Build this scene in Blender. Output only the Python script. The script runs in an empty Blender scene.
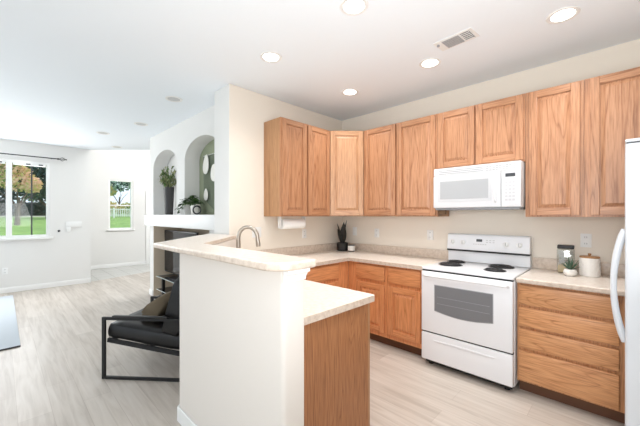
import bpy, bmesh, math, random
from mathutils import Vector, Matrix, noise
R = math.radians
PI = math.pi
random.seed(7)
S = bpy.context.scene
COL = S.collection

# ------------------------------------------------------------------ camera
cd = bpy.data.cameras.new('camera')
cam = bpy.data.objects.new('camera', cd)
COL.objects.link(cam)
cam.location = (2.925, -3.462, 1.403)
cam.rotation_euler = (PI / 2, 0, R(44.304))
cd.sensor_fit = 'HORIZONTAL'
cd.sensor_width = 36
cd.lens = 36 * 311.4 / 640
cd.shift_y = 2.307 / 640
cd.clip_start = 0.05
S.camera = cam

# ------------------------------------------------------------------ colour management
S.view_settings.view_transform = 'Standard'
S.view_settings.look = 'None'
S.view_settings.gamma = 1
S.view_settings.use_curve_mapping = False
S.view_settings.exposure = 0.05

# ------------------------------------------------------------------ world, sun, living-window daylight and added fill lamps
W = bpy.data.worlds.new('world')
S.world = W
W.use_nodes = True
bg = W.node_tree.nodes['Background']
bg.inputs[0].default_value = (0.80, 0.90, 1.0, 1)
bg.inputs[1].default_value = 1.3


def lamp(name, kind, loc, energy, color=(1, 1, 1), rot=None, look=None, **kw):
    d = bpy.data.lights.new(name, kind)
    d.energy = energy
    d.color = color
    for k, v in kw.items():
        setattr(d, k, v)
    o = bpy.data.objects.new(name, d)
    COL.objects.link(o)
    o.location = loc
    if look is not None:
        o.rotation_euler = Vector(look).to_track_quat('-Z', 'Y').to_euler()
    elif rot:
        o.rotation_euler = rot
    return o


lamp('sun', 'SUN', (0, 0, 20), 4.6, (1, .95, .86), look=(-.06, -1, -.85), angle=R(1))
DAY_FILL = (0.975, 0.985, 1.0)
lamp('fill_rear_left', 'AREA', (-2.6, -6.38, 1.2), 40, DAY_FILL, look=(-.25, 1, .15), shape='RECTANGLE', size=2.4, size_y=2.2)  # added fill lamp behind the camera for the living room
lamp('fill_rear_right', 'AREA', (2.9, -6.38, 1.7), 13, DAY_FILL, look=(-.06, 1, .0), shape='RECTANGLE', size=1.3, size_y=1.2, spread=R(78))  # added fill from behind the camera onto the kitchen fronts
lamp('fill_uplight', 'AREA', (3.64, -3.12, 1.45), 58, DAY_FILL, look=(-.75, .06, 1.4), shape='RECTANGLE', size=.9, size_y=1.9)  # added fill beside the camera, tilted up to brighten the ceiling
lamp('daylight_living', 'AREA', (-4.98, -4.05, 1.7), 66, DAY_FILL, look=(1, 0.05, .06), shape='RECTANGLE', size=2.4, size_y=1.4)
lamp('fill_foyer', 'AREA', (-3.2, .7, 3.75), 128, DAY_FILL, look=(-1, -.25, -.45), shape='RECTANGLE', size=1.6, size_y=1.4)  # added unseen lamp that brightens the foyer wall
DOWN_ENERGY = 42.0
DOWN_COLOR = (1.0, 0.975, 0.955)


# ------------------------------------------------------------------ materials
def srgb(r, g, b):
    def f(c):
        c /= 255
        return c / 12.92 if c <= .04045 else ((c + .055) / 1.055) ** 2.4
    return (f(r), f(g), f(b), 1)


def mat(name, col, rough=.5, metal=0, **kw):
    m = bpy.data.materials.new(name)
    m.use_nodes = True
    b = m.node_tree.nodes['Principled BSDF']
    b.inputs['Base Color'].default_value = col
    b.inputs['Roughness'].default_value = rough
    b.inputs['Metallic'].default_value = metal
    for k, v in kw.items():
        b.inputs[k.replace('_', ' ')].default_value = v
    return m


def nodes(m):
    return m.node_tree.nodes, m.node_tree.links, m.node_tree.nodes['Principled BSDF']


def ramp(n, stops):
    r = n.new('ShaderNodeValToRGB')
    e = r.color_ramp.elements
    while len(e) < len(stops):
        e.new(.5)
    for el, (p, c) in zip(e, stops):
        el.position = p
        el.color = c
    return r


def coords(n, l, scale, rnd=0.0):
    tc = n.new('ShaderNodeTexCoord')
    mp = n.new('ShaderNodeMapping')
    mp.inputs['Scale'].default_value = scale
    src = tc.outputs['Object']
    if rnd:
        oi = n.new('ShaderNodeObjectInfo')
        vm = n.new('ShaderNodeVectorMath')
        vm.operation = 'MULTIPLY_ADD'
        cx = n.new('ShaderNodeCombineXYZ')
        for i in range(3):
            l.new(oi.outputs['Random'], cx.inputs[i])
        l.new(cx.outputs[0], vm.inputs[0])
        vm.inputs[1].default_value = (rnd * .37, rnd * .61, rnd)
        l.new(src, vm.inputs[2])
        src = vm.outputs[0]
    l.new(src, mp.inputs['Vector'])
    return mp.outputs['Vector']


def paint(name, col, bump=.02, rough=.85):
    m = mat(name, col, rough)
    n, l, b = nodes(m)
    v = coords(n, l, (1, 1, 1))
    t = n.new('ShaderNodeTexNoise')
    t.inputs['Scale'].default_value = 90
    l.new(v, t.inputs['Vector'])
    bp = n.new('ShaderNodeBump')
    bp.inputs['Strength'].default_value = bump * 3
    bp.inputs['Distance'].default_value = .003
    l.new(t.outputs['Fac'], bp.inputs['Height'])
    l.new(bp.outputs[0], b.inputs['Normal'])
    return m


def oak(name, axis, light, mid, dark, figure=1.0, rough=.34, along=.8):
    """red-oak: long pores along `axis` with cathedral figure"""
    m = mat(name, mid, rough)
    n, l, b = nodes(m)
    st = [16, 16, 16]
    st[axis] = along
    v = coords(n, l, st, 9)
    warp = n.new('ShaderNodeTexNoise')
    warp.inputs['Scale'].default_value = .55
    warp.inputs['Detail'].default_value = 1.5
    l.new(v, warp.inputs['Vector'])
    mul = n.new('ShaderNodeMath')
    mul.operation = 'MULTIPLY'
    mul.inputs[1].default_value = 8 * figure
    l.new(warp.outputs['Fac'], mul.inputs[0])
    sn = n.new('ShaderNodeMath')
    sn.operation = 'PINGPONG'
    sn.inputs[1].default_value = .5
    l.new(mul.outputs[0], sn.inputs[0])
    fine = n.new('ShaderNodeTexNoise')
    fine.inputs['Scale'].default_value = 14
    fine.inputs['Detail'].default_value = 3
    fs = [9, 9, 9]
    fs[axis] = .5
    v2 = coords(n, l, fs, 9)
    l.new(v2, fine.inputs['Vector'])
    r1 = ramp(n, [(0.0, dark), (.07, mid), (.28, light), (.5, mid)])
    dbl = n.new('ShaderNodeMath')
    dbl.operation = 'MULTIPLY'
    dbl.inputs[1].default_value = 1.0
    l.new(sn.outputs[0], dbl.inputs[0])
    l.new(dbl.outputs[0], r1.inputs['Fac'])
    r2 = ramp(n, [(.33, dark), (.52, mid), (.72, light)])
    l.new(fine.outputs['Fac'], r2.inputs['Fac'])
    mx = n.new('ShaderNodeMix')
    mx.data_type = 'RGBA'
    mx.inputs[0].default_value = .5
    l.new(r1.outputs[0], mx.inputs[6])
    l.new(r2.outputs[0], mx.inputs[7])
    oi = n.new('ShaderNodeObjectInfo')
    hs = n.new('ShaderNodeHueSaturation')
    vr = n.new('ShaderNodeMapRange')
    vr.inputs['To Min'].default_value = .93
    vr.inputs['To Max'].default_value = 1.07
    l.new(oi.outputs['Random'], vr.inputs['Value'])
    l.new(vr.outputs[0], hs.inputs['Value'])
    l.new(mx.outputs[2], hs.inputs['Color'])
    l.new(hs.outputs[0], b.inputs['Base Color'])
    return m


OAK_L, OAK_M, OAK_D = srgb(200, 151, 115), srgb(184, 132, 96), srgb(138, 90, 60)
OAK_V = oak('oak_vertical', 2, OAK_L, OAK_M, OAK_D)
OAK_H = oak('oak_horizontal', 0, OAK_L, OAK_M, OAK_D)
BASE_V = oak('oak_base_vertical', 2, srgb(232, 163, 112), srgb(216, 145, 95), srgb(176, 108, 64))
BASE_H = oak('oak_base_horizontal', 0, srgb(232, 163, 112), srgb(216, 145, 95), srgb(176, 108, 64))
DRAW_H = oak('oak_drawer_horizontal', 0, srgb(222, 166, 118), srgb(205, 147, 99), srgb(156, 100, 60), 1.3, .34, 1.5)
DRAW_V = oak('oak_drawer_vertical', 2, srgb(212, 156, 108), srgb(196, 138, 92), srgb(152, 98, 58))
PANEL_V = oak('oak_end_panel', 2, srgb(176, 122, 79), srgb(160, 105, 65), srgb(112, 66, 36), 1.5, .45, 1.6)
SIDE_V = oak('oak_side_panel', 2, srgb(186, 143, 104), srgb(172, 127, 88), srgb(138, 94, 60), .6)
PALE_V = oak('oak_pale_vertical', 2, srgb(201, 158, 121), srgb(188, 142, 105), srgb(152, 107, 74), 1.3)
PALE_H = oak('oak_pale_horizontal', 0, srgb(201, 158, 121), srgb(188, 142, 105), srgb(152, 107, 74))
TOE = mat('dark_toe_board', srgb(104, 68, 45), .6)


def laminate(name, base, spot, dark):
    m = mat(name, base, .28)
    n, l, b = nodes(m)
    v = coords(n, l, (1, 1, 1))
    a = n.new('ShaderNodeTexNoise')
    a.inputs['Scale'].default_value = 34
    a.inputs['Detail'].default_value = 6
    a.inputs['Roughness'].default_value = .65
    l.new(v, a.inputs['Vector'])
    r = ramp(n, [(.30, dark), (.45, spot), (.62, base)])
    l.new(a.outputs['Fac'], r.inputs['Fac'])
    l.new(r.outputs[0], b.inputs['Base Color'])
    return m


LAM = laminate('laminate', srgb(236, 228, 217), srgb(230, 219, 207), srgb(218, 205, 190))
LAM_SHADE = laminate('laminate_shade', srgb(216, 201, 186), srgb(205, 188, 172), srgb(188, 169, 152))  # same laminate, darkened by the shade on its upright faces


def floor_mat():
    m = mat('plank_floor', srgb(205, 192, 178), .42)
    n, l, b = nodes(m)
    v = coords(n, l, (1, 1, 1))
    br = n.new('ShaderNodeTexBrick')
    br.inputs['Scale'].default_value = 1
    br.inputs['Brick Width'].default_value = 1.22
    br.inputs['Row Height'].default_value = .178
    br.inputs['Mortar Size'].default_value = .0016
    br.inputs['Mortar Smooth'].default_value = .3
    br.offset = .37
    br.inputs['Color1'].default_value = srgb(206, 196, 185)
    br.inputs['Color2'].default_value = srgb(178, 167, 155)
    br.inputs['Mortar'].default_value = srgb(160, 145, 130)
    l.new(v, br.inputs['Vector'])
    v2 = coords(n, l, (1.3, 17, 1))
    g = n.new('ShaderNodeTexNoise')
    g.inputs['Scale'].default_value = 1.6
    g.inputs['Detail'].default_value = 5
    g.inputs['Distortion'].default_value = .6
    l.new(v2, g.inputs['Vector'])
    r = ramp(n, [(.33, srgb(168, 157, 146)), (.5, srgb(199, 190, 180)), (.67, srgb(214, 207, 199))])
    l.new(g.outputs['Fac'], r.inputs['Fac'])
    mx = n.new('ShaderNodeMix')
    mx.data_type = 'RGBA'
    mx.blend_type = 'MIX'
    mx.inputs[0].default_value = .42
    l.new(br.outputs['Color'], mx.inputs[6])
    l.new(r.outputs[0], mx.inputs[7])
    l.new(mx.outputs[2], b.inputs['Base Color'])
    return m


def tile_mat():
    m = mat('foyer_tile', srgb(205, 204, 200), .35)
    n, l, b = nodes(m)
    v = coords(n, l, (1, 1, 1))
    br = n.new('ShaderNodeTexBrick')
    br.inputs['Scale'].default_value = 1
    br.inputs['Brick Width'].default_value = .33
    br.inputs['Row Height'].default_value = .33
    br.inputs['Mortar Size'].default_value = .006
    br.offset = 0
    br.inputs['Color1'].default_value = srgb(208, 207, 203)
    br.inputs['Color2'].default_value = srgb(198, 197, 192)
    br.inputs['Mortar'].default_value = srgb(165, 163, 158)
    l.new(v, br.inputs['Vector'])
    l.new(br.outputs['Color'], b.inputs['Base Color'])
    return m


def grass_mat():
    m = mat('lawn_grass', srgb(120, 160, 70), .9)
    n, l, b = nodes(m)
    v = coords(n, l, (1, 1, 1))
    g = n.new('ShaderNodeTexNoise')
    g.inputs['Scale'].default_value = 1.2
    g.inputs['Detail'].default_value = 8
    l.new(v, g.inputs['Vector'])
    r = ramp(n, [(.3, srgb(92, 124, 66)), (.55, srgb(116, 150, 80)), (.75, srgb(140, 164, 98))])
    l.new(g.outputs['Fac'], r.inputs['Fac'])
    l.new(r.outputs[0], b.inputs['Base Color'])
    return m


FLOOR = floor_mat()
TILE = tile_mat()
GRASS = grass_mat()
PAINT_WARM = paint('wall_paint_warm_light', srgb(235, 226, 213))  # wall paint again, with the warm kitchen light put into its colour
PAINT = paint('wall_paint', srgb(228, 227, 224))
CEIL = paint('ceiling_paint', srgb(241, 247, 252), .03, .95)
TRIM = mat('white_trim', srgb(240, 240, 238), .45)
SAGE = paint('sage_paint', srgb(150, 158, 132))
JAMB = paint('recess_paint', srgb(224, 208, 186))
WHITE = mat('white_enamel', srgb(235, 236, 238), .22)
WHITE_P = mat('white_plastic', srgb(238, 238, 236), .4)
FRIDGE = mat('fridge_white', srgb(208, 211, 215), .33)
LGREY = mat('light_grey_print', srgb(200, 200, 200), .4)
VENT_GREY = mat('vent_grey', srgb(176, 177, 179), .6)
MID = mat('mid_grey', srgb(150, 152, 155), .4)
DARK = mat('dark_grey', srgb(62, 64, 68), .35)
BLACK = mat('black_satin', srgb(20, 20, 21), .4)
COIL = mat('black_coil', srgb(38, 38, 40), .5)
PAN = mat('drip_pan_chrome', srgb(120, 120, 122), .25, 1)
OVEN_GLASS = mat('oven_window_glass', srgb(122, 124, 127), .08)
MW_WHITE = mat('microwave_white', srgb(222, 223, 225), .25)
MW_TRIM = mat('microwave_trim', srgb(208, 209, 211), .3)
MW_GLASS = mat('microwave_window', srgb(178, 180, 182), .15)
NICKEL = mat('brushed_nickel', srgb(176, 168, 158), .3, 1)
LEATHER = mat('black_leather', srgb(20, 19, 19), .36)
IRON = mat('black_iron', srgb(17, 17, 18), .5)
GLASS_D = mat('dark_glass', srgb(20, 21, 26), .05)
GLASS_E = mat('glass_edge', srgb(205, 216, 214), .2)
CERAMIC = mat('white_ceramic', srgb(238, 234, 228), .4)
VASE_M = mat('charcoal_vase', srgb(56, 55, 55), .5)
OLIVE = mat('taupe_fabric', srgb(110, 98, 80), .95)
RUGM = mat('pale_rug', srgb(205, 212, 218), .9)
RUG_E = mat('rug_binding', srgb(70, 68, 70), .9)
WOOD_LID = mat('acacia_lid', srgb(176, 130, 86), .5)
BROWN = mat('brown_block', srgb(112, 84, 56), .6)
LEAF = mat('leaf_green', srgb(84, 118, 58), .5)
LEAF2 = mat('leaf_dark_green', srgb(52, 80, 44), .5)
SUCC = mat('succulent_green', srgb(78, 106, 84), .55)
SNAKE = mat('snake_leaf', srgb(24, 28, 26), .5)
OLIVE_LEAF = mat('olive_leaf', srgb(158, 164, 120), .6)
SOIL = mat('potting_soil', srgb(60, 46, 36), .95)
FELT = mat('cream_felt', srgb(238, 236, 228), .9)
CORD = mat('grey_green_cord', srgb(110, 120, 108), .9)
PASTA = mat('dried_pasta', srgb(206, 182, 138), .8)
PAPER = mat('paper_towel', srgb(245, 245, 243), .9)
BARK = mat('bark', srgb(96, 84, 74), .9)
T_PINK = mat('autumn_leaf_coral', srgb(240, 204, 182), .8)
T_TAN = mat('autumn_leaf_tan', srgb(212, 202, 146), .8)
T_GREEN = mat('tree_leaf_green', srgb(128, 156, 92), .8)
T_DARK = mat('tree_leaf_dark', srgb(62, 86, 82), .8)
T_PALE = mat('tree_leaf_pale', srgb(170, 196, 186), .8)
T_DEEP = mat('hedge_leaf', srgb(52, 60, 54), .8)
STONE = mat('pale_stone', srgb(196, 196, 190), .9)
FENCE_W = mat('white_fence', srgb(240, 240, 240), .6)


def glass_mat():
    m = bpy.data.materials.new('window_glass')
    m.use_nodes = True
    n, l = m.node_tree.nodes, m.node_tree.links
    n.remove(n['Principled BSDF'])
    out = n['Material Output']
    t = n.new('ShaderNodeBsdfTransparent')
    t.inputs[0].default_value = (.97, .985, .98, 1)
    g = n.new('ShaderNodeBsdfGlossy')
    g.inputs['Roughness'].default_value = .02
    mx = n.new('ShaderNodeMixShader')
    mx.inputs[0].default_value = .012
    l.new(t.outputs[0], mx.inputs[1])
    l.new(g.outputs[0], mx.inputs[2])
    l.new(mx.outputs[0], out.inputs['Surface'])
    return m


GLASS = glass_mat()


def emis(name, col, s):
    m = mat(name, (.8, .8, .8, 1), .4)
    b = m.node_tree.nodes['Principled BSDF']
    b.inputs['Emission Color'].default_value = col
    b.inputs['Emission Strength'].default_value = s
    return m


BULB = emis('downlight_lens', (1, .96, .9, 1), 9)


# ------------------------------------------------------------------ geometry helpers
def BM():
    return bmesh.new()


def box(bm, x0, x1, y0, y1, z0, z1, bev=0, seg=2, mi=0, M=None):
    r = bmesh.ops.create_cube(bm, size=1)
    vs = r['verts']
    mtx = Matrix.Translation(((x0 + x1) / 2, (y0 + y1) / 2, (z0 + z1) / 2)) @ Matrix.Diagonal((abs(x1 - x0), abs(y1 - y0), abs(z1 - z0), 1))
    if M:
        mtx = M @ mtx
    bmesh.ops.transform(bm, matrix=mtx, verts=vs)
    fs = set(f for v in vs for f in v.link_faces)
    for f in fs:
        f.material_index = mi
    if bev:
        es = list(set(e for v in vs for e in v.link_edges))
        r = bmesh.ops.bevel(bm, geom=es, offset=bev, segments=seg, affect='EDGES', profile=.5, clamp_overlap=True)
        for f in r['faces']:
            f.material_index = mi
    return bm


def tube(bm, pts, r, seg=10, mi=0, closed=False, cap=True):
    pts = [Vector(p) for p in pts]
    n = len(pts)
    rings = []
    up = None
    for i, p in enumerate(pts):
        a = pts[i - 1] if (i or closed) else p
        c = pts[(i + 1) % n] if (i < n - 1 or closed) else p
        t = (c - a).normalized()
        if up is None:
            up = t.orthogonal().normalized()
        up = (up - t * up.dot(t))
        up = up.normalized() if up.length > 1e-6 else t.orthogonal().normalized()
        s = t.cross(up)
        rr = r[i] if isinstance(r, (list, tuple)) else r
        rings.append([bm.verts.new(p + (up * math.cos(2 * PI * k / seg) + s * math.sin(2 * PI * k / seg)) * rr) for k in range(seg)])
    for i in range(n - (0 if closed else 1)):
        A, B = rings[i], rings[(i + 1) % n]
        for k in range(seg):
            f = bm.faces.new((A[k], A[(k + 1) % seg], B[(k + 1) % seg], B[k]))
            f.material_index = mi
    if cap and not closed:
        for ring, rev in ((rings[0], True), (rings[-1], False)):
            f = bm.faces.new(ring[::-1] if rev else ring)
            f.material_index = mi
    return bm


def lathe(bm, prof, c=(0, 0, 0), seg=24, mi=0, M=None):
    rings = []
    c = Vector(c)
    allv = []
    for r, z in prof:
        if r < 1e-6:
            v = [bm.verts.new(c + Vector((0, 0, z)))]
        else:
            v = [bm.verts.new(c + Vector((r * math.cos(2 * PI * k / seg), r * math.sin(2 * PI * k / seg), z))) for k in range(seg)]
        rings.append(v)
        allv += v
    for A, B in zip(rings, rings[1:]):
        for k in range(seg):
            a, a2 = A[k % len(A)], A[(k + 1) % len(A)]
            b, b2 = B[k % len(B)], B[(k + 1) % len(B)]
            vs = []
            for v in (a, a2, b2, b):
                if v not in vs:
                    vs.append(v)
            if len(vs) > 2:
                f = bm.faces.new(vs)
                f.material_index = mi
    if M:
        bmesh.ops.transform(bm, matrix=M, verts=allv)
    return bm


def prism(bm, outer, z0, z1, holes=(), mi=0, M=None):
    """extrude a polygon (list of xy) with optional holes from z0 to z1"""
    edges, vs0 = [], []
    for loop in [outer] + list(holes):
        vs = [bm.verts.new((p[0], p[1], z0)) for p in loop]
        vs0 += vs
        for i in range(len(vs)):
            edges.append(bm.edges.new((vs[i], vs[(i + 1) % len(vs)])))
    if holes:
        r = bmesh.ops.triangle_fill(bm, edges=edges, use_beauty=True, use_dissolve=False)
        fs = [g for g in r['geom'] if isinstance(g, bmesh.types.BMFace)]
    else:
        fs = [bm.faces.new(vs0)]
    r = bmesh.ops.extrude_face_region(bm, geom=fs)
    top = [g for g in r['geom'] if isinstance(g, bmesh.types.BMVert)]
    bmesh.ops.translate(bm, verts=top, vec=(0, 0, z1 - z0))
    allv = vs0 + top
    for f in set(f for v in allv for f in v.link_faces):
        f.material_index = mi
    if M:
        bmesh.ops.transform(bm, matrix=M, verts=allv)
    return bm


def obj(name, bm, mats, parent=None, loc=None, rotz=0, bevel=0, angle=35, seg=3):
    bmesh.ops.recalc_face_normals(bm, faces=bm.faces)
    me = bpy.data.meshes.new(name)
    bm.to_mesh(me)
    bm.free()
    for m in (mats if isinstance(mats, (list, tuple)) else [mats]):
        me.materials.append(m)
    for p in me.polygons:
        p.use_smooth = True
    me.set_sharp_from_angle(angle=R(angle))
    o = bpy.data.objects.new(name, me)
    COL.objects.link(o)
    if parent:
        o.parent = parent
    if loc:
        o.location = loc
    if rotz:
        o.rotation_euler.z = rotz
    if bevel:
        b = o.modifiers.new('bevel', 'BEVEL')
        b.width = bevel
        b.segments = seg
        b.limit_method = 'ANGLE'
        b.angle_limit = R(50)
        b.harden_normals = False
    return o


def tag(o, label, cat, group=None):
    o['label'] = label
    o['category'] = cat
    if group:
        o['group'] = group
    return o


def thing(name, label, cat, loc=(0, 0, 0), rotz=0, group=None):
    o = bpy.data.objects.new(name, None)
    o.empty_display_size = .1
    COL.objects.link(o)
    o.location = loc
    o.rotation_euler.z = rotz
    return tag(o, label, cat, group)


def struct(name, bm, m, **kw):
    o = obj(name, bm, m, **kw)
    o['kind'] = 'structure'
    return o


def dup(root, loc=None, rotz=None, label=None):
    r = root.copy()
    COL.objects.link(r)
    if loc:
        r.location = loc
    if rotz is not None:
        r.rotation_euler.z = rotz
    if label:
        r['label'] = label
    for ch in list(root.children):
        c = ch.copy()
        COL.objects.link(c)
        c.parent = r
        for g in list(ch.children):
            d = g.copy()
            COL.objects.link(d)
            d.parent = c
    return r


def rbox(*a, **k):
    return box(BM(), *a, **k)


def round_poly(pts, rad, seg=6):
    """round listed corners: pts = [(x,y,r)]"""
    out = []
    n = len(pts)
    for i, (x, y, r) in enumerate(pts):
        p = Vector((x, y))
        if r <= 0:
            out.append((x, y))
            continue
        a = Vector(pts[i - 1][:2]) - p
        c = Vector(pts[(i + 1) % n][:2]) - p
        an, cn = a.normalized(), c.normalized()
        half = an.angle(cn) / 2
        d = r / math.tan(half)
        ctr = p + (an + cn).normalized() * (r / math.sin(half))
        s, e = p + an * d, p + cn * d
        a0 = math.atan2(*(s - ctr).yx)
        a1 = math.atan2(*(e - ctr).yx)
        da = (a1 - a0 + PI) % (2 * PI) - PI
        for k in range(seg + 1):
            t = a0 + da * k / seg
            out.append((ctr.x + r * math.cos(t), ctr.y + r * math.sin(t)))
    return out


H = 2.773
# ------------------------------------------------------------------ the setting
wood_poly = [(-5.15, -6.6), (3.85, -6.6), (3.85, .15), (-.30, .15), (-.30, -1.0), (-3.0, -1.0), (-3.0, 1.6), (-5.9, 1.6), (-5.9, .2), (-5.14, -2.12), (-5.15, -2.3)]
struct('floor', prism(BM(), wood_poly, -.12, 0), FLOOR)
tile_poly = [(-7.0, -2.3), (-5.152, -2.3), (-5.142, -2.12), (-5.902, .2), (-5.902, 1.6), (-7.0, 1.6)]
struct('floor_foyer', prism(BM(), tile_poly, -.12, -.001), TILE)
ceil_poly = [(-5.2, -6.6), (3.85, -6.6), (3.85, .15), (-3.0, .15), (-3.0, -.1), (-5.05, -2.15), (-5.2, -2.15)]
struct('ceiling', prism(BM(), ceil_poly, H, H + .12), CEIL)
struct('ceiling_foyer', rbox(-7.1, -2.9, -2.35, 1.7, 4.6, 4.7), CEIL)

struct('wall_back', rbox(0, 3.85, 0, .12, 0, H), PAINT_WARM)
# the wall end between kitchen and living room: kitchen side has warm light put into its colour
bm = rbox(-.33, 0, -1.81, .12, 0, H, bev=.012, seg=3)
for f in bm.faces:
    f.material_index = 1 if f.normal.x > .5 else 0
struct('wall_left', bm, [PAINT, PAINT_WARM])
struct('wall_right', rbox(3.72, 3.85, -2.55, -.001, 0, H), PAINT_WARM)
bm = BM()
box(bm, 3.72, 3.85, -6.6, -6.05, 0, H)
box(bm, 3.72, 3.85, -6.05, -3.75, 0, H)
box(bm, 3.72, 3.85, -3.75, -3.6, 0, H)
box(bm, 3.72, 3.85, -3.6, -2.55, 0, .40)
box(bm, 3.72, 3.85, -3.6, -2.55, 2.40, H)
struct('wall_dining', bm, PAINT)
bm = BM()
box(bm, -5.2, -2.8, -6.6, -6.48, 0, H)
box(bm, 2.4, 3.72, -6.6, -6.48, 0, H)
box(bm, -2.8, 2.4, -6.6, -6.48, 2.4, H)
struct('wall_front', bm, PAINT)

# living-room window wall (x = -5.05)
WY0, WY1, WZ0, WZ1 = -5.25, -2.80, .985, 2.42
bm = BM()
box(bm, -5.2, -5.05, -6.48, WY0, 0, H)
box(bm, -5.2, -5.05, WY1, -2.15, 0, H)
box(bm, -5.2, -5.05, WY0, WY1, 0, WZ0)
box(bm, -5.2, -5.05, WY0, WY1, WZ1, H)
struct('wall_window', bm, PAINT)
bm = BM()
for y0, y1 in ((WY0, WY0 + .045), (WY1 - .045, WY1)):
    box(bm, -5.19, -5.07, y0, y1, WZ0, WZ1)
box(bm, -5.19, -5.07, WY0 + .045, WY1 - .045, WZ0, WZ0 + .045)
box(bm, -5.19, -5.07, WY0 + .045, WY1 - .045, WZ1 - .045, WZ1)
for yc in (-3.36, -4.62):
    box(bm, -5.18, -5.08, yc - .04, yc + .04, WZ0 + .045, WZ1 - .045)
win1 = struct('window_1', bm, TRIM)
obj('window_sill', rbox(-5.07, -5.0, WY0 - .05, WY1 + .05, WZ0 - .035, WZ0 + .002, bev=.006), TRIM, win1)
bm = BM()
for y0, y1 in ((WY0 + .045, -4.66), (-4.58, -3.40), (-3.32, WY1 - .045)):
    box(bm, -5.135, -5.129, y0, y1, WZ0 + .045, WZ1 - .045)
obj('glass_pane', bm, GLASS, win1)
bm = BM()
for yc in (-3.055, -3.99):
    box(bm, -5.12, -5.10, yc - .011, yc + .011, WZ0 + .045, WZ1 - .045)
obj('sash_bar', bm, DARK, win1)

# fireplace wall with two arched niches and a recess below
FX0, FX1, FY = -3.10, -.335, -1.61


def arch(x0, x1, zb, zs, rise, n=20):
    cx, hw = (x0 + x1) / 2, (x1 - x0) / 2
    p = [(x0, zb), (x1, zb)]
    for k in range(n + 1):
        a = PI * k / n
        p.append((cx + hw * math.cos(a), zs + rise * math.sin(a)))
    return p


N1 = arch(-2.93, -1.91, 1.412, 2.20, .26)
N2 = arch(-1.615, -.595, 1.412, 2.20, .26)
notch = [(FX0, 0), (-2.93, 0), (-2.93, 1.22), (-.85, 1.22), (-.85, 0), (FX1, 0), (FX1, H), (FX0, H)]
MXZ = Matrix(((1, 0, 0, 0), (0, 0, -1, 0), (0, 1, 0, 0), (0, 0, 0, 1)))   # (x, z, depth) -> world, depth grows towards -y
bm = BM()
prism(bm, notch, 1.39, 1.61, holes=[N1, N2], M=MXZ)
prism(bm, notch, 1.12, 1.382, M=MXZ)
box(bm, FX0, FX1, -1.118, -1.0, 0, H)
struct('wall_fireplace', bm, PAINT)
struct('trim_1', prism(BM(), arch(-1.64, -.57, 1.40, 2.19, .28), 1.3825, 1.3895, M=MXZ), SAGE)
bm = BM()
box(bm, FX0 - .03, FX1, -1.70, FY, 1.225, 1.41, bev=.006)
struct('trim_2', bm, TRIM)
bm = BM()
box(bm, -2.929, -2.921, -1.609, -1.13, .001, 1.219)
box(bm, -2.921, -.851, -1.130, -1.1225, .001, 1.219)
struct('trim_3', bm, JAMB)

# foyer
w2y0, w2y1, w2z0, w2z1 = -1.46, -.88, 1.02, 2.37
bm = BM()
box(bm, -7.05, -6.9, -2.3, w2y0, 0, 4.6)
box(bm, -7.05, -6.9, w2y1, 1.6, 0, 4.6)
box(bm, -7.05, -6.9, w2y0, w2y1, 0, w2z0)
box(bm, -7.05, -6.9, w2y0, w2y1, w2z1, 4.6)
struct('wall_foyer', bm, PAINT)
bm = BM()
box(bm, -6.9, -5.2, -2.3, -2.151, 0, 4.6)
struct('wall_foyer_side', bm, PAINT)
bm = BM()
box(bm, -7.05, -2.9, 1.6, 1.7, 0, 4.6)
box(bm, -3.1, -3.0, -.999, 1.6, 0, H)
struct('wall_hall', bm, PAINT)
struct('wall_foyer_upper', prism(BM(), [(-5.2, -2.15), (-5.06, -2.15), (-3.0, -.1), (-3.0, 1.6), (-2.9, 1.6), (-2.9, -.15), (-5.05, -2.3), (-5.2, -2.3)], H + .121, 4.6), PAINT)
bm = BM()
for a, b in ((w2y0, w2y0 + .04), (w2y1 - .04, w2y1)):
    box(bm, -7.02, -6.92, a, b, w2z0, w2z1)
box(bm, -7.02, -6.92, w2y0 + .04, w2y1 - .04, w2z0, w2z0 + .04)
box(bm, -7.02, -6.92, w2y0 + .04, w2y1 - .04, w2z1 - .04, w2z1)
win2 = struct('window_2', bm, TRIM)
obj('meeting_rail', rbox(-7.0, -6.94, w2y0 + .04, w2y1 - .04, 1.66, 1.69), TRIM, win2)
bm = BM()
box(bm, -6.975, -6.97, w2y0 + .04, w2y1 - .04, w2z0 + .04, 1.66)
box(bm, -6.975, -6.97, w2y0 + .04, w2y1 - .04, 1.69, w2z1 - .04)
obj('glass_pane', bm, GLASS, win2)
obj('window_sill', rbox(-6.9, -6.85, w2y0 - .04, w2y1 + .04, w2z0 - .03, w2z0, bev=.004), TRIM, win2)
struct('trim_4', rbox(-6.899, -6.87, -.56, -.46, 0, 2.1, bev=.004), TRIM)

# baseboards
struct('baseboard_window', rbox(-5.05, -5.035, -6.48, -2.15, 0, .1, bev=.004), TRIM)
struct('baseboard_foyer', rbox(-6.9, -6.885, -2.15, -.56, 0, .1, bev=.004), TRIM)
struct('baseboard_fireplace', rbox(FX0 - .012, -2.94, -1.625, FY, 0, .1, bev=.004), TRIM)

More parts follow.
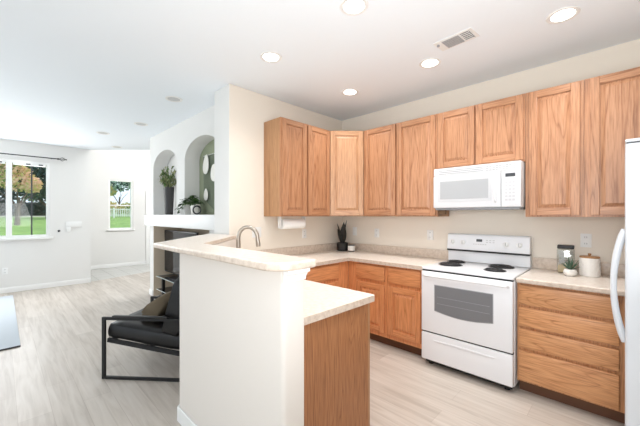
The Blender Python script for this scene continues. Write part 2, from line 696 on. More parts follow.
# half wall that carries the raised bar
hw = [(1.87, -2.61), (.75, -2.61), (-.05, -1.812), (.003, -1.812), (.003, -1.676), (.804, -2.48), (1.87, -2.48)]
hwr = round_poly([(1.87, -2.61, .022), (.75, -2.61, .02), (-.05, -1.812, 0), (.003, -1.812, 0), (.003, -1.676, 0), (.804, -2.48, 0), (1.87, -2.48, .012)], 0)
struct('wall_half', prism(BM(), hwr, 0, 1.165), paint('half_wall_paint', srgb(226, 219, 211), .05))
e = .013
struct('baseboard_half', prism(BM(), [(1.87, -2.61 - e), (.745, -2.61 - e), (-.06, -1.83), (-.05, -1.813), (.75, -2.6105), (1.87, -2.6105)], 0, .10), TRIM, bevel=.005)
cove = [(1.8712, 1.110), (1.876, 1.110), (1.879, 1.125), (1.890, 1.143), (1.905, 1.150), (1.905, 1.1645), (1.8712, 1.1645)]
struct('trim_5', prism(BM(), cove, 2.481, 2.609, M=MXZ), TRIM)

# ------------------------------------------------------------------ cabinets
def raised_door(name, w, h, parent, loc, rotz=0, V=None, Hm=None, stile=.056, t=.02):
    V, Hm = V or OAK_V, Hm or OAK_H
    bm = BM()
    for x0, x1 in ((0, stile), (w - stile, w)):
        box(bm, x0, x1, -t, 0, 0, h, bev=.003, seg=2)
    for z0, z1 in ((0, stile), (h - stile, h)):
        box(bm, stile + .0004, w - stile - .0004, -t + .0004, 0, z0, z1, bev=.002, seg=1, mi=1)
    # concentric profile of the raised panel
    loops = []
    for ins, d in ((stile - .001, .013), (stile + .007, .013), (stile + .031, .004), (stile + .032, .0025)):
        loops.append([bm.verts.new(p) for p in ((ins, -t + d, ins), (w - ins, -t + d, ins), (w - ins, -t + d, h - ins), (ins, -t + d, h - ins))])
    for A, B in zip(loops, loops[1:]):
        for k in range(4):
            bm.faces.new((A[k], A[(k + 1) % 4], B[(k + 1) % 4], B[k]))
    bm.faces.new(loops[-1])
    me = obj(name, bm, [V, Hm], parent, loc, rotz, angle=20)
    return me


def slab(name, w, h, parent, loc, m, rotz=0, t=.02):
    bm = rbox(0, w, -t, 0, 0, h, bev=.007, seg=3)
    return obj(name, bm, m, parent, loc, rotz)


def frame_front(parent, w, z0, z1, d, xs, zs, V, name='face_frame', st=.04):
    """face frame: stiles at xs (x0,x1), rails at zs (z0,z1)"""
    bm = BM()
    for a, b in xs:
        box(bm, a, b, -d - .019, -d, z0, z1)
    for a, b in zs:
        for (l, r_) in zip([x[1] for x in xs[:-1]], [x[0] for x in xs[1:]]):
            box(bm, l, r_, -d - .0188, -d, a, b)
    return obj(name, bm, V, parent)


def upper(label, x0, x1, z0, z1, doors, loc=(0, 0, 0), rotz=0, group=None, left_side=None):
    root = thing('wall_cabinet', label, 'cabinet', loc, rotz, 'oak wall cabinets')
    d = .286
    o = obj('carcass', rbox(x0, x1, -d, -.002, z0, z1, bev=.001, seg=1), left_side or SIDE_V, root)
    xs = [(x0, doors[0][0] + .012)]
    for a, b in zip(doors, doors[1:]):
        xs.append((a[1] - .012, b[0] + .012))
    xs.append((doors[-1][1] - .012, x1))
    frame_front(root, x1 - x0, z0, z1, d, xs, [(z0, doors[0][2] + .012), (doors[0][3] - .012, z1)], OAK_V)
    for a, b, c, e_ in doors:
        raised_door('door', b - a, e_ - c, root, (a, -d - .0195, c))
    return root


UB, UT = 1.39, 2.455
upper('oak wall cabinet with two tall doors above the snake plant, left of the microwave', .612, 1.544, UB, UT,
      [(.623, 1.057, 1.405, 2.445), (1.083, 1.526, 1.405, 2.445)], group=None)
upper('short oak wall cabinet with two small doors directly over the white microwave', 1.546, 2.316, 1.868, UT,
      [(1.557, 1.908, 1.885, 2.445), (1.924, 2.303, 1.885, 2.445)])
upper('single door oak wall cabinet over the counter just right of the microwave', 2.318, 2.703, UB, UT, [(2.347, 2.681, 1.405, 2.445)])
upper('oak wall cabinet at the right end of the row, partly behind the refrigerator', 2.705, 3.62, UB, UT,
      [(2.739, 3.15, 1.405, 2.445), (3.175, 3.59, 1.405, 2.445)])
# left wall (front towards +x)
upper('oak wall cabinet on the left wall with paper towels hung beneath', -1.380, -.612, UB, UT,
      [(-1.368, -1.012, 1.405, 2.445), (-.988, -.622, 1.405, 2.445)], rotz=PI / 2)
# diagonal corner cabinet
root = thing('corner_wall_cabinet', 'pale diagonal corner wall cabinet with one tall raised panel door', 'cabinet')
obj('carcass', prism(BM(), [(.002, -.002), (.61, -.002), (.61, -.305), (.305, -.61), (.002, -.61)], UB, UT), SIDE_V, root)
dv = Vector((1, 1, 0)).normalized()
nv = Vector((1, -1, 0)).normalized()
o = Vector((.305, -.61, 1.405)) + dv * .012 + nv * .001
raised_door('door', .4313 - .024, 1.04, root, o, PI / 4, PALE_V, PALE_H)


def base(name, label, x0, x1, drawers, doors, loc=(0, 0, 0), rotz=0, V=BASE_V, Hm=BASE_H, D=.60, zt=.874, stiles=None, rails=(), carc=None):
    root = thing(name, label, 'cabinet', loc, rotz, 'oak base cabinets')
    obj('carcass', rbox(x0, x1, -D + .02, -.002, .1, zt), carc or V, root)
    frame_front(root, x1 - x0, .1, zt, D - .02 + .0005, stiles, rails, V)
    for a, b, c, e_ in drawers:
        slab('drawer', b - a, e_ - c, root, (a, -D, c), Hm)
    for a, b, c, e_ in doors:
        raised_door('door', b - a, e_ - c, root, (a, -D, c), 0, V, Hm)
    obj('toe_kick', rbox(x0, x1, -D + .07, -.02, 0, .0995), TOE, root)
    return root


base('base_cabinet', 'oak base cabinet with two drawers over two doors left of the stove', .6005, 1.545,
     [(.727, 1.101, .692, .855), (1.150, 1.512, .692, .855)], [(.727, 1.101, .150, .655), (1.150, 1.512, .150, .655)],
     stiles=[(.6005, .742), (1.085, 1.166), (1.497, 1.545)], rails=[(.1, .165), (.642, .706), (.84, .874)])
base('base_cabinet', 'oak base cabinet below the left counter, one drawer over one door seen past the bar', -1.33, -.602,
     [(-1.29, -.795, .692, .855)], [(-1.29, -.795, .150, .655)], rotz=PI / 2,
     stiles=[(-1.33, -1.275), (-.81, -.602)], rails=[(.1, .165), (.642, .706), (.84, .874)])
base('drawer_base_cabinet', 'oak base cabinet with four wide stacked drawers right of the stove', 2.32, 2.93,
     [(2.332, 2.905, .706, .858), (2.332, 2.905, .538, .684), (2.332, 2.905, .370, .516), (2.332, 2.905, .115, .348)], [],
     V=DRAW_V, Hm=DRAW_H, stiles=[(2.32, 2.348), (2.889, 2.93)],
     rails=[(.1, .13), (.335, .385), (.503, .552), (.671, .72), (.845, .874)])
# sink cabinet across the corner and the peninsula cabinet
root = thing('sink_base_cabinet', 'oak corner sink base below the faucet, hidden behind the bar', 'cabinet')
obj('carcass', prism(BM(), [(.004, -1.335), (.60, -1.335), (1.06, -1.80), (1.06, -2.476), (.806, -2.476), (.004, -1.68)], .1, .874), BASE_V, root)
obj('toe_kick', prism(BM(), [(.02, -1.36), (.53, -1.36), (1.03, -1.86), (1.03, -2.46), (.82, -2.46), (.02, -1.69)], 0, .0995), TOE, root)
root = thing('peninsula_cabinet', 'oak cabinet at the end of the peninsula with plain grained end panel', 'cabinet')
obj('carcass', rbox(1.062, 1.786, -2.476, -1.892, .1, .874), BASE_V, root)
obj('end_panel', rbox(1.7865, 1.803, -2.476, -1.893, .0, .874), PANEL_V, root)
obj('face_frame', rbox(1.062, 1.803, -1.8915, -1.872, .1, .874), SIDE_V, root)
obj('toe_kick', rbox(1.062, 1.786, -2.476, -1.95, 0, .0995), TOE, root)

# ------------------------------------------------------------------ worktops
wt = [(.002, -.002), (1.547, -.002), (1.547, -.645), (.70, -.645), (.645, -.70), (.645, -1.33), (1.165, -1.85), (1.832, -1.85), (1.832, -2.477), (.806, -2.477), (.004, -1.676)]
wt = round_poly([(x, y, .02 if (x, y) == (1.832, -1.85) else 0) for x, y in wt], 0)
wt = [(.002, -.002), (1.547, -.002), (1.547, -.645), (.648, -.645), (.645, -.648)] + wt[5:]
hole = round_poly([(.48, -1.56, .04), (.89, -1.97, .04), (.68, -2.10, .04), (.36, -1.78, .04)], 0, 4)


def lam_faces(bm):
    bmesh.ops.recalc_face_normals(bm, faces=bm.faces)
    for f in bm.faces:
        f.material_index = 0 if f.normal.z > .5 else 1  # tops stay light, the other faces get the shade-darkened copy
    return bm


wo = obj('worktop', lam_faces(prism(BM(), wt, .876, .914, holes=[hole])), [LAM, LAM_SHADE], bevel=.010, seg=4)
tag(wo, 'cream mottled laminate worktop running round the corner from stove to peninsula', 'countertop', 'laminate worktops')
bm = BM()
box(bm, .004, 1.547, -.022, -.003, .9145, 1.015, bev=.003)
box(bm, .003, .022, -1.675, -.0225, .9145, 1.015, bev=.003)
obj('backsplash', bm, LAM_SHADE, wo)
wo2 = obj('worktop', lam_faces(prism(BM(), [(2.318, -.002), (3.70, -.002), (3.70, -.645), (2.318, -.645)], .876, .914)), [LAM, LAM_SHADE], bevel=.010, seg=4)
tag(wo2, 'cream laminate worktop over the four drawers, right of the stove', 'countertop', 'laminate worktops')
obj('backsplash', rbox(2.318, 3.70, -.022, -.003, .9145, 1.015, bev=.003), LAM_SHADE, wo2)
root = base('base_cabinet', 'oak base cabinet in the far right corner behind the refrigerator', 2.934, 3.70, [], [], V=DRAW_V, Hm=DRAW_H,
     stiles=[(2.934, 2.97), (3.66, 3.70)], rails=[(.1, .15), (.83, .874)])

bar = [(1.925, -2.69, .11), (.48, -2.69, .03), (-.325, -1.885, 0), (-.325, -1.815, 0), (.004, -1.815, 0), (.004, -1.692, 0), (.757, -2.445, 0), (1.925, -2.445, .03)]
bo = obj('bar_top', lam_faces(prism(BM(), round_poly(bar, 0, 8), 1.1665, 1.203)), [LAM, LAM_SHADE], bevel=.010, seg=4)
tag(bo, 'raised cream laminate bar top with rounded end on the white half wall', 'bar top')

# sink basin in the corner
sk = thing('kitchen_sink', 'stainless corner sink under the arched faucet, behind the bar', 'sink')
rim = round_poly([(.48, -1.54, .05), (.91, -1.97, .05), (.68, -2.12, .05), (.34, -1.78, .05)], 0, 4)
inner = [((x - .605) * .88 + .605, (y + 1.84) * .88 - 1.84) for x, y in round_poly([(.48, -1.56, .04), (.89, -1.97, .04), (.68, -2.10, .04), (.36, -1.78, .04)], 0, 4)]
obj('rim', prism(BM(), rim, .9142, .919, holes=[inner]), NICKEL, sk)
bm = BM()
vt = [bm.verts.new((x, y, .914)) for x, y in inner]
vb = [bm.verts.new((x, y, .890)) for x, y in inner]
for i in range(len(vt)):
    bm.faces.new((vt[i], vt[(i + 1) % len(vt)], vb[(i + 1) % len(vb)], vb[i]))
bm.faces.new(vb)
obj('basin', bm, NICKEL, sk)

# faucet
fa = thing('faucet', 'brushed nickel gooseneck faucet rising behind the bar top', 'faucet', (.478, -1.992, .9146), R(45))
obj('base_ring', lathe(BM(), [(0, 0), (.028, 0), (.028, .008), (.022, .02), (.019, .06), (0, .06)]), NICKEL, fa)
pts = [(0, 0, .05), (0, 0, .20)]
for k in range(13):
    a = PI - PI * 1.04 * k / 12
    pts.append((.085 + .085 * math.cos(a), 0, .285 + .10 * math.sin(a)))
obj('spout', tube(BM(), pts, [.019] * 2 + [.0175] * 11 + [.0165] * 2, 12), NICKEL, fa)
obj('spray_head', tube(BM(), [(.170, 0, .276), (.176, 0, .232), (.178, 0, .212)], [.018, .021, .018], 12), NICKEL, fa)
obj('handle', tube(BM(), [(0, -.018, .05), (0, -.045, .058), (.01, -.10, .095)], [.012, .009, .006], 8), NICKEL, fa)

# ------------------------------------------------------------------ stove
st = thing('electric_stove', 'white freestanding coil-top electric stove between the oak base cabinets', 'stove', (1.5535, 0, 0))
w = .757
obj('body', rbox(0, w, -.638, -.025, .05, .893, bev=.003), WHITE, st)
bm = rbox(-.001, w + .001, -.672, -.062, .895, .918, bev=.007, seg=3)
obj('cooktop', bm, WHITE, st)
door = obj('oven_door', rbox(.003, w - .003, -.69, -.6385, .325, .882, bev=.008, seg=3), WHITE, st)
# window with a bowed lower edge
bx0, bx1, bz1 = .135, .612, .762


def bowed(g, sag, zb):
    p = [(bx0 - g, bz1 + g), (bx0 - g, zb - g)]
    for k in range(1, 12):
        t = k / 12
        p.append((bx0 - g + (bx1 - bx0 + 2 * g) * t, zb - g - sag * math.sin(PI * t)))
    p += [(bx1 + g, zb - g), (bx1 + g, bz1 + g)]
    return p


obj('window_surround', prism(BM(), bowed(.006, .028, .535), .690, .6922, M=MXZ), MID, door)
obj('window', prism(BM(), bowed(0, .028, .535), .6924, .694, M=MXZ), OVEN_GLASS, door)
bm = BM()
for zz in (.60, .66):
    box(bm, bx0 + .02, bx1 - .02, -.6947, -.6942, zz, zz + .003)
obj('oven_rack', bm, MID, door)
bm = BM()
hp = [(.03, -.69, .845), (.045, -.715, .848), (.09, -.724, .85), (w / 2, -.727, .85), (w - .09, -.724, .85), (w - .045, -.715, .848), (w - .03, -.69, .845)]
tube(bm, hp, .0125, 10)
obj('handle', bm, WHITE, door)
dr = obj('storage_drawer', rbox(.003, w - .003, -.69, -.6385, .062, .312, bev=.008, seg=3), WHITE, st)
bm = BM()
prism(bm, [(.12, .262), (.14, .247), (w - .14, .247), (w - .12, .262), (w / 2, .268)], .690, .698, M=MXZ)
obj('pull', bm, WHITE, dr, bevel=.004)
obj('seam_gap', rbox(.004, w - .004, -.672, -.6388, .3125, .3245), BLACK, st)
obj('vent_gap', rbox(.004, w - .004, -.668, -.6388, .8825, .8945), BLACK, st)
for fx in (.06, w - .06):
    for fy in (-.60, -.08):
        obj('foot', lathe(BM(), [(0, 0), (.022, 0), (.022, .012), (.012, .018), (.012, .0495), (0, .0495)], (fx, fy, 0), 12), BLACK, st)
obj('base_rail', rbox(.02, w - .02, -.63, -.60, .02, .0495), BLACK, st)
# console
MYZ = Matrix(((0, 0, 1, 0), (1, 0, 0, 0), (0, 1, 0, 0), (0, 0, 0, 1)))       # (y, z, x) -> world
bm = prism(BM(), [(-.006, .919), (-.058, .919), (-.064, 1.028), (-.006, 1.028)], .002, w - .002, M=MYZ)
obj('splash_panel', bm, WHITE, st, bevel=.003)
obj('console_gap', rbox(.002, w - .002, -.0875, -.008, 1.0285, 1.0435), BLACK, st)
con = obj('control_console', prism(BM(), [(-.006, 1.044), (-.088, 1.044), (-.090, 1.054), (-.070, 1.195), (-.055, 1.207), (-.006, 1.207)], 0, w, M=MYZ), WHITE, st, bevel=.006)
tilt = math.atan2(.02, .145)
for kx in (.055, .165, .565, .672):
    M = Matrix.Translation((kx, -.0805, 1.122)) @ Matrix.Rotation(PI / 2 - tilt, 4, 'X')
    kb = obj('knob', lathe(BM(), [(0, 0), (.025, 0), (.025, .004), (.019, .007), (.018, .024), (.015, .027), (0, .027)], seg=20, M=M), WHITE_P, con)
    bm = rbox(-.004, .004, -.018, .018, .0265, .032, bev=.001, seg=1)
    bmesh.ops.transform(bm, matrix=M, verts=bm.verts)
    obj('grip', bm, LGREY, kb)
MC = Matrix.Translation((0, -.0797, 1.125)) @ Matrix.Rotation(-tilt, 4, 'X')
bm = rbox(.295, .350, -.0015, .0, .010, .036)
bmesh.ops.transform(bm, matrix=MC, verts=bm.verts)
obj('clock_display', bm, DARK, con)
bm = BM()
for k in range(6):
    box(bm, .265 + k * .022, .280 + k * .022, -.001, 0, -.02, -.012)
for k in range(3):
    for j in range(2):
        box(bm, .385 + k * .03, .403 + k * .03, -.001, 0, .004 + j * .02, .012 + j * .02)
bmesh.ops.transform(bm, matrix=MC, verts=bm.verts)
obj('button_row', bm, LGREY, con)
# burners
for bx, by, br_ in ((.155, -.385, .10), (.130, -.165, .078), (.548, -.185, .10), (.560, -.43, .078)):
    bu = obj('burner', lathe(BM(), [(br_ + .012, .9182), (br_ + .012, .921), (br_ + .006, .9215), (br_ - .012, .9195), (.02, .9185)], (bx, by, 0), 28), PAN, st)
    pts = []
    turns = 4 if br_ > .09 else 3
    N = 22 * turns
    for k in range(N + 1):
        t = k / N
        a = 2 * PI * turns * t
        rr = .022 + (br_ - .022) * t
        pts.append((bx + rr * math.cos(a), by + rr * math.sin(a), .927))
    obj('coil', tube(BM(), pts, .0065, 6), COIL, bu)

# ------------------------------------------------------------------ microwave
mw = thing('microwave_oven', 'white over-the-range microwave mounted above the stove', 'microwave', (1.552, 0, 0))
w = .755
obj('body', rbox(0, w, -.398, -.004, 1.474, 1.866, bev=.004), MW_WHITE, mw)
obj('underside', rbox(.01, w - .01, -.40, -.01, 1.456, 1.4735, bev=.003), MID, mw)
gr = obj('vent_grille', rbox(0, w, -.412, -.3985, 1.790, 1.866, bev=.006, seg=3), MW_WHITE, mw)
bm = BM()
for k in range(3):
    z = 1.806 + k * .016
    box(bm, .05, .46, -.4132, -.4121, z, z + .0045)
    for j in range(9):
        box(bm, .485 + j * .026, .505 + j * .026, -.4132, -.4121, z, z + .0045)
obj('slot', bm, MID, gr)
obj('door_gap', rbox(.604, .608, -.412, -.3986, 1.478, 1.786), MID, mw)
dr = obj('door', rbox(0, .6035, -.42, -.3985, 1.476, 1.788, bev=.006, seg=3), MW_WHITE, mw)
obj('window_surround', rbox(.045, .53, -.4225, -.4205, 1.535, 1.755, bev=.0008, seg=1), MW_TRIM, dr)
obj('window', rbox(.07, .505, -.4240, -.4227, 1.560, 1.732), MW_GLASS, dr)
bm = BM()
tube(bm, [(.565, -.42, 1.52), (.565, -.440, 1.535), (.565, -.446, 1.63), (.565, -.440, 1.725), (.565, -.42, 1.74)], .009, 8)
obj('handle', bm, MW_WHITE, dr)
cp = obj('control_panel', rbox(.6085, w, -.42, -.3985, 1.476, 1.788, bev=.005, seg=3), MW_WHITE, mw)
obj('display', rbox(.640, .715, -.4212, -.4203, 1.735, 1.765), DARK, cp)
bm = BM()
for r_ in range(6):
    for c in range(3):
        box(bm, .637 + c * .028, .657 + c * .028, -.4210, -.4203, 1.53 + r_ * .030, 1.545 + r_ * .030)
obj('keypad', bm, mat('keypad_print', srgb(200, 200, 203), .4), cp)
tag(obj('wood_block', rbox(1.560, 1.628, -.315, -.285, 1.412, 1.4552, bev=.003), BROWN), 'small brown block under the left end of the white microwave', 'block')

# ------------------------------------------------------------------ refrigerator (front towards -x)
fr = thing('refrigerator', 'white refrigerator with long curved handle at the right edge', 'refrigerator', (2.929, -.70, 0), R(-90))
# local: x runs along the front towards the camera, y points out of the back; the front is at y = 0
Wf, Df, Hf = .76, .72, 1.752
obj('case', rbox(.004, Wf - .004, .078, Df, .03, Hf - .01, bev=.01), FRIDGE, fr)
d1 = obj('door', rbox(0, Wf, .0, .07, .40, Hf - .018, bev=.012, seg=4), FRIDGE, fr)
obj('top_cap', rbox(0, Wf, .0, .074, Hf - .014, Hf, bev=.005, seg=3), FRIDGE, d1)
obj('cap_seam', rbox(.004, Wf - .004, .006, .07, Hf - .0178, Hf - .0142), DARK, d1)
obj('freezer_drawer', rbox(0, Wf, .0, .07, .07, .39, bev=.012, seg=4), FRIDGE, fr)
obj('door_gasket', rbox(.012, Wf - .012, .0705, .0775, .08, Hf - .02), DARK, fr)
obj('grille', rbox(.01, Wf - .01, .02, .07, .008, .062), MID, fr)
hpts = []
for k in range(17):
    t = k / 16
    hpts.append((Wf - .05, .002 - .042 * math.sin(PI * t) ** .75, 1.335 - .525 * t))
obj('handle', tube(BM(), hpts, [.012 + .004 * abs(2 * k / 16 - 1) for k in range(17)], 10), FRIDGE, d1)

# ------------------------------------------------------------------ wall plates
def plate(label, loc, rotz, kind='outlet', wd=.072, ht=.116):
    r = thing('wall_outlet' if kind == 'outlet' else 'light_switch', label, 'outlet' if kind == 'outlet' else 'switch', loc, rotz, 'wall outlets' if kind == 'outlet' else 'wall switches')
    obj('cover_plate', rbox(-wd / 2, wd / 2, -.006, -.0005, -ht / 2, ht / 2, bev=.002), WHITE_P, r)
    if kind == 'outlet':
        for z in (-.027, .027):
            s = obj('socket', rbox(-.017, .017, -.0085, -.0062, z - .016, z + .016, bev=.001), WHITE_P, r)
            bm = BM()
            for x in (-.007, .006):
                box(bm, x - .0012, x + .0012, -.0092, -.0086, z - .005, z + .007)
            obj('slot', bm, DARK, s)
    else:
        n = max(1, round((wd - .03) / .045))
        for k in range(n):
            x = (k - (n - 1) / 2) * .046
            obj('rocker', rbox(x - .016, x + .016, -.0095, -.0062, -.033, .033, bev=.001), WHITE_P, r)
    return r


plate('white switch plate in the back corner above the snake plant pot', (.23, 0, 1.18), 0, 'switch')
plate('white outlet on the back wall above the black candle jar', (.595, 0, 1.17), 0)
plate('white outlet on the back wall just left of the stove', (1.325, 0, 1.175), 0)
plate('white outlet above the ceramic canister right of the stove', (2.695, 0, 1.19), 0)
plate('white outlet on the left wall under the paper towel roll', (0, -.757, 1.17), PI / 2)
plate('white double switch plate on the left wall above the faucet', (0, -1.475, 1.215), PI / 2, 'switch', .118)
plate('white outlet low on the living room wall under the window', (-5.05, -3.41, .40), PI / 2)
r = thing('intercom_panel', 'large white wall panel right of the living room window', 'wall panel', (-5.05, -2.43, 1.2), PI / 2)
obj('housing', rbox(-.13, .13, -.02, -.0005, -.03, .075, bev=.004), WHITE_P, r)
obj('keypad', rbox(-.12, -.05, -.018, -.0005, -.13, -.032, bev=.004), WHITE_P, r)
tag(obj('wall_hook', lathe(BM(), [(0, 0), (.022, 0), (.018, .015), (0, .03)], seg=12, M=Matrix.Translation((-5.0495, -2.662, 1.094)) @ Matrix.Rotation(PI / 2, 4, 'Y')), DARK),
    'small dark knob on the living room wall beside the window', 'hook')

# paper towel
pt = thing('paper_towel_holder', 'white paper towel roll under the left wall cabinet', 'paper towel', (.165, -1.095, 1.39))
for y in (-.185, .178):
    obj('bracket', rbox(-.03, .03, y - .006, y + .006, -.135, -.001, bev=.004), WHITE_P, pt)
obj('mount_strip', rbox(-.025, .025, -.178, .171, -.008, -.001), WHITE_P, pt)
MR = Matrix.Translation((0, -.165, -.085)) @ Matrix.Rotation(-PI / 2, 4, 'X')
obj('paper_roll', lathe(BM(), [(.02, 0), (.056, 0), (.058, .003), (.058, .322), (.056, .325), (.02, .325), (.02, 0)], seg=28, M=MR), PAPER, pt)


# ------------------------------------------------------------------ plants and counter objects
def leaf(bm, base_, dirv, L, wd, bend=.3, mi=0, n=5, fold=.25):
    """blade from base along dirv, drooping by bend"""
    d = Vector(dirv).normalized()
    side = d.cross(Vector((0, 0, 1)))
    side = side.normalized() if side.length > .05 else Vector((1, 0, 0))
    nrm = side.cross(d)
    prev = None
    for k in range(n + 1):
        t = k / n
        c = Vector(base_) + d * L * t + Vector((0, 0, -1)) * bend * L * t * t
        ww = wd * math.sin(PI * min(.98, .12 + .86 * t)) * .5
        row = [bm.verts.new(c - side * ww + nrm * ww * fold), bm.verts.new(c), bm.verts.new(c + side * ww + nrm * ww * fold)]
        if prev:
            for j in range(2):
                f = bm.faces.new((prev[j], prev[j + 1], row[j + 1], row[j]))
                f.material_index = mi
        prev = row
    return bm


# snake plant in the corner
sp = thing('snake_plant', 'dark upright snake plant in a black pot in the counter corner', 'plant', (.15, -.175, .9148))
obj('pot', lathe(BM(), [(0, 0), (.062, 0), (.072, .01), (.078, .11), (.072, .115), (.068, .105), (0, .10)]), BLACK, sp)
bm = BM()
for ang, lean, L, wd in ((.4, .12, .33, .095), (3.6, .20, .29, .095), (4.6, .34, .22, .08), (5.6, .26, .31, .09), (1.6, .28, .20, .08), (2.8, .42, .20, .075)):
    d = Vector((math.cos(ang) * lean, math.sin(ang) * lean, 1))
    leaf(bm, (math.cos(ang) * .022, math.sin(ang) * .022, .095), d, L, wd, .0, fold=.35, n=7)
obj('leaf_blades', bm, SNAKE, sp)
cj = thing('candle_jar', 'small white candle with black base beside the snake plant', 'candle', (.283, -.145, .9148))
obj('base_cup', lathe(BM(), [(0, 0), (.046, 0), (.048, .012), (0, .012)]), BLACK, cj)
obj('jar', lathe(BM(), [(0, .0125), (.048, .0125), (.050, .02), (.050, .075), (.046, .08), (0, .08)]), CERAMIC, cj)
obj('lid', lathe(BM(), [(0, .0805), (.049, .0805), (.049, .089), (0, .091)]), BLACK, cj)

# glass jar
gj = thing('glass_jar', 'clear square glass jar with black lid right of the stove', 'jar', (2.572, -.115, .9148), .05)
GJ = glass_mat()
GJ.name = 'clear_jar_glass'
GJ.node_tree.nodes['Mix Shader'].inputs[0].default_value = .16
GJ.node_tree.nodes['Transparent BSDF'].inputs[0].default_value = (.86, .88, .87, 1)
bm = BM()
box(bm, -.058, .058, -.05, .05, .0, .205, bev=.012, seg=3)
obj('jar_body', bm, GJ, gj)
obj('contents', rbox(-.052, .052, -.044, .044, .006, .065, bev=.008), PASTA, gj)
obj('lid', rbox(-.056, .056, -.048, .048, .206, .236, bev=.006, seg=3), BLACK, gj)

# succulent
su = thing('succulent', 'small spiky succulent in a round white bowl on the counter', 'plant', (2.615, -.255, .9148))
obj('pot', lathe(BM(), [(0, 0), (.026, 0), (.040, .012), (.046, .03), (.040, .050), (.034, .055), (.031, .05), (0, .048)]), CERAMIC, su)
obj('soil', lathe(BM(), [(0, .050), (.0305, .0505), (.0305, .049), (0, .0485)], seg=16), SOIL, su)
bm = BM()
for k in range(16):
    a = k * 2.4
    el = .35 + .075 * k
    d = (math.cos(a) * math.cos(el), math.sin(a) * math.cos(el), math.sin(el))
    leaf(bm, (math.cos(a) * .008, math.sin(a) * .008, .050), d, .062 + .012 * (k % 3), .016, -.15, n=4, fold=.5)
obj('leaf_rosette', bm, SUCC, su)

# canister
ca = thing('ceramic_canister', 'white ceramic canister with geometric relief and wooden lid', 'canister', (2.727, -.15, .9148))
obj('body', lathe(BM(), [(0, 0), (.060, 0), (.064, .004), (.064, .142), (.062, .146), (.058, .146), (.058, .01), (0, .01)], seg=32), CERAMIC, ca)
bm = BM()
for r_ in range(6):
    for k in range(14):
        a = 2 * PI * (k + .5 * (r_ % 2)) / 14
        M = Matrix.Rotation(a, 4, 'Z') @ Matrix.Translation((.0643, 0, .018 + r_ * .021)) @ Matrix.Rotation(R(45), 4, 'X')
        box(bm, -.001, .0018, -.008, .008, -.008, .008, M=M)
ob = obj('relief', bm, CERAMIC, ca)
obj('lid', lathe(BM(), [(0, .1465), (.062, .1465), (.064, .150), (.064, .156), (.060, .159), (0, .159)], seg=32), WOOD_LID, ca)
obj('lid_knob', lathe(BM(), [(0, .1592), (.008, .1592), (.007, .166), (.012, .174), (.010, .181), (0, .183)], seg=16), WOOD_LID, ca)

# niche vase with branches
va = thing('floor_vase', 'tall dark vase holding leafy branches in the left arched niche', 'vase', (-2.50, -1.505, 1.4125))
obj('vase_body', lathe(BM(), [(0, 0), (.055, 0), (.062, .02), (.072, .25), (.080, .46), (.074, .46), (.064, .25), (0, .03)], seg=24), VASE_M, va)
random.seed(3)
bm = BM()
bs = BM()
for k in range(26):
    a = random.uniform(0, 2 * PI)
    sp_ = random.uniform(.06, .34)
    hgt = random.uniform(.15, .42)
    dx, dy = math.cos(a) * sp_, math.sin(a) * sp_ * .32
    p0, p1 = Vector((0, 0, .40)), Vector((dx, dy, .46 + hgt - sp_ * .4))
    tube(bs, [p0, (p0 + p1) / 2 + Vector((0, 0, .05)), p1], .0025, 4, cap=False)
    for j in range(16):
        t = .35 + .65 * j / 15
        c = p0.lerp(p1, t) + Vector((0, 0, .05 * 4 * t * (1 - t) * .5))
        d = Vector((random.uniform(-1, 1), random.uniform(-.45, .3), random.uniform(-.4, .8)))
        leaf(bm, c, d, random.uniform(.05, .09), .026, .2, n=3, mi=random.choice((0, 0, 1)))
for v in bm.verts:
    v.co.y = max(-.17, min(.10, v.co.y))
obj('branch_leaves', bm, [OLIVE_LEAF, LEAF], va)
obj('stems', bs, LEAF2, va)

# trailing plant in a white pot
pp = thing('potted_ivy', 'trailing green plant in a white pot on the mantel ledge', 'plant', (-1.44, -1.53, 1.4125))
obj('pot', lathe(BM(), [(0, 0), (.050, 0), (.056, .01), (.068, .14), (.068, .15), (.062, .15), (.058, .13), (0, .12)]), CERAMIC, pp)
random.seed(5)
bm = BM()
for k in range(150):
    a = random.uniform(0, 2 * PI)
    rr = random.uniform(0, .15)
    z = .15 + random.uniform(0, .13) * (1 - rr / .19)
    c = Vector((math.cos(a) * rr - .03, math.sin(a) * rr * .55 - .02, z))
    leaf(bm, c, (math.cos(a) + random.uniform(-.5, .5), math.sin(a) * .7, random.uniform(-.3, .6)), random.uniform(.04, .075), .042, .35, n=3, mi=random.choice((0, 0, 1)))
for k in range(34):
    t = k / 33
    c = Vector((-.10 - .20 * t + random.uniform(-.03, .03), -.09 + random.uniform(-.04, .03), .22 - .17 * t + random.uniform(-.03, .03)))
    leaf(bm, c, (random.uniform(-1, .2), random.uniform(-1, 0), random.uniform(-.5, .3)), .055, .042, .3, n=3, mi=random.choice((0, 0, 1)))
for v in bm.verts:
    v.co.y = min(.11, v.co.y)
    if v.co.x < -.12:
        v.co.y = min(-.10, v.co.y)
obj('leaves', bm, [LEAF, LEAF2], pp)

# ring ornament
rg = tag(obj('ring_ornament', tube(BM(), [(.055 * math.cos(2 * PI * k / 24), 0, .055 * math.sin(2 * PI * k / 24)) for k in range(24)], .010, 8, closed=True), BLACK, loc=(-1.32, -1.56, 1.4775), rotz=R(40)),
         'black ring ornament standing beside the white pot on the ledge', 'ornament')

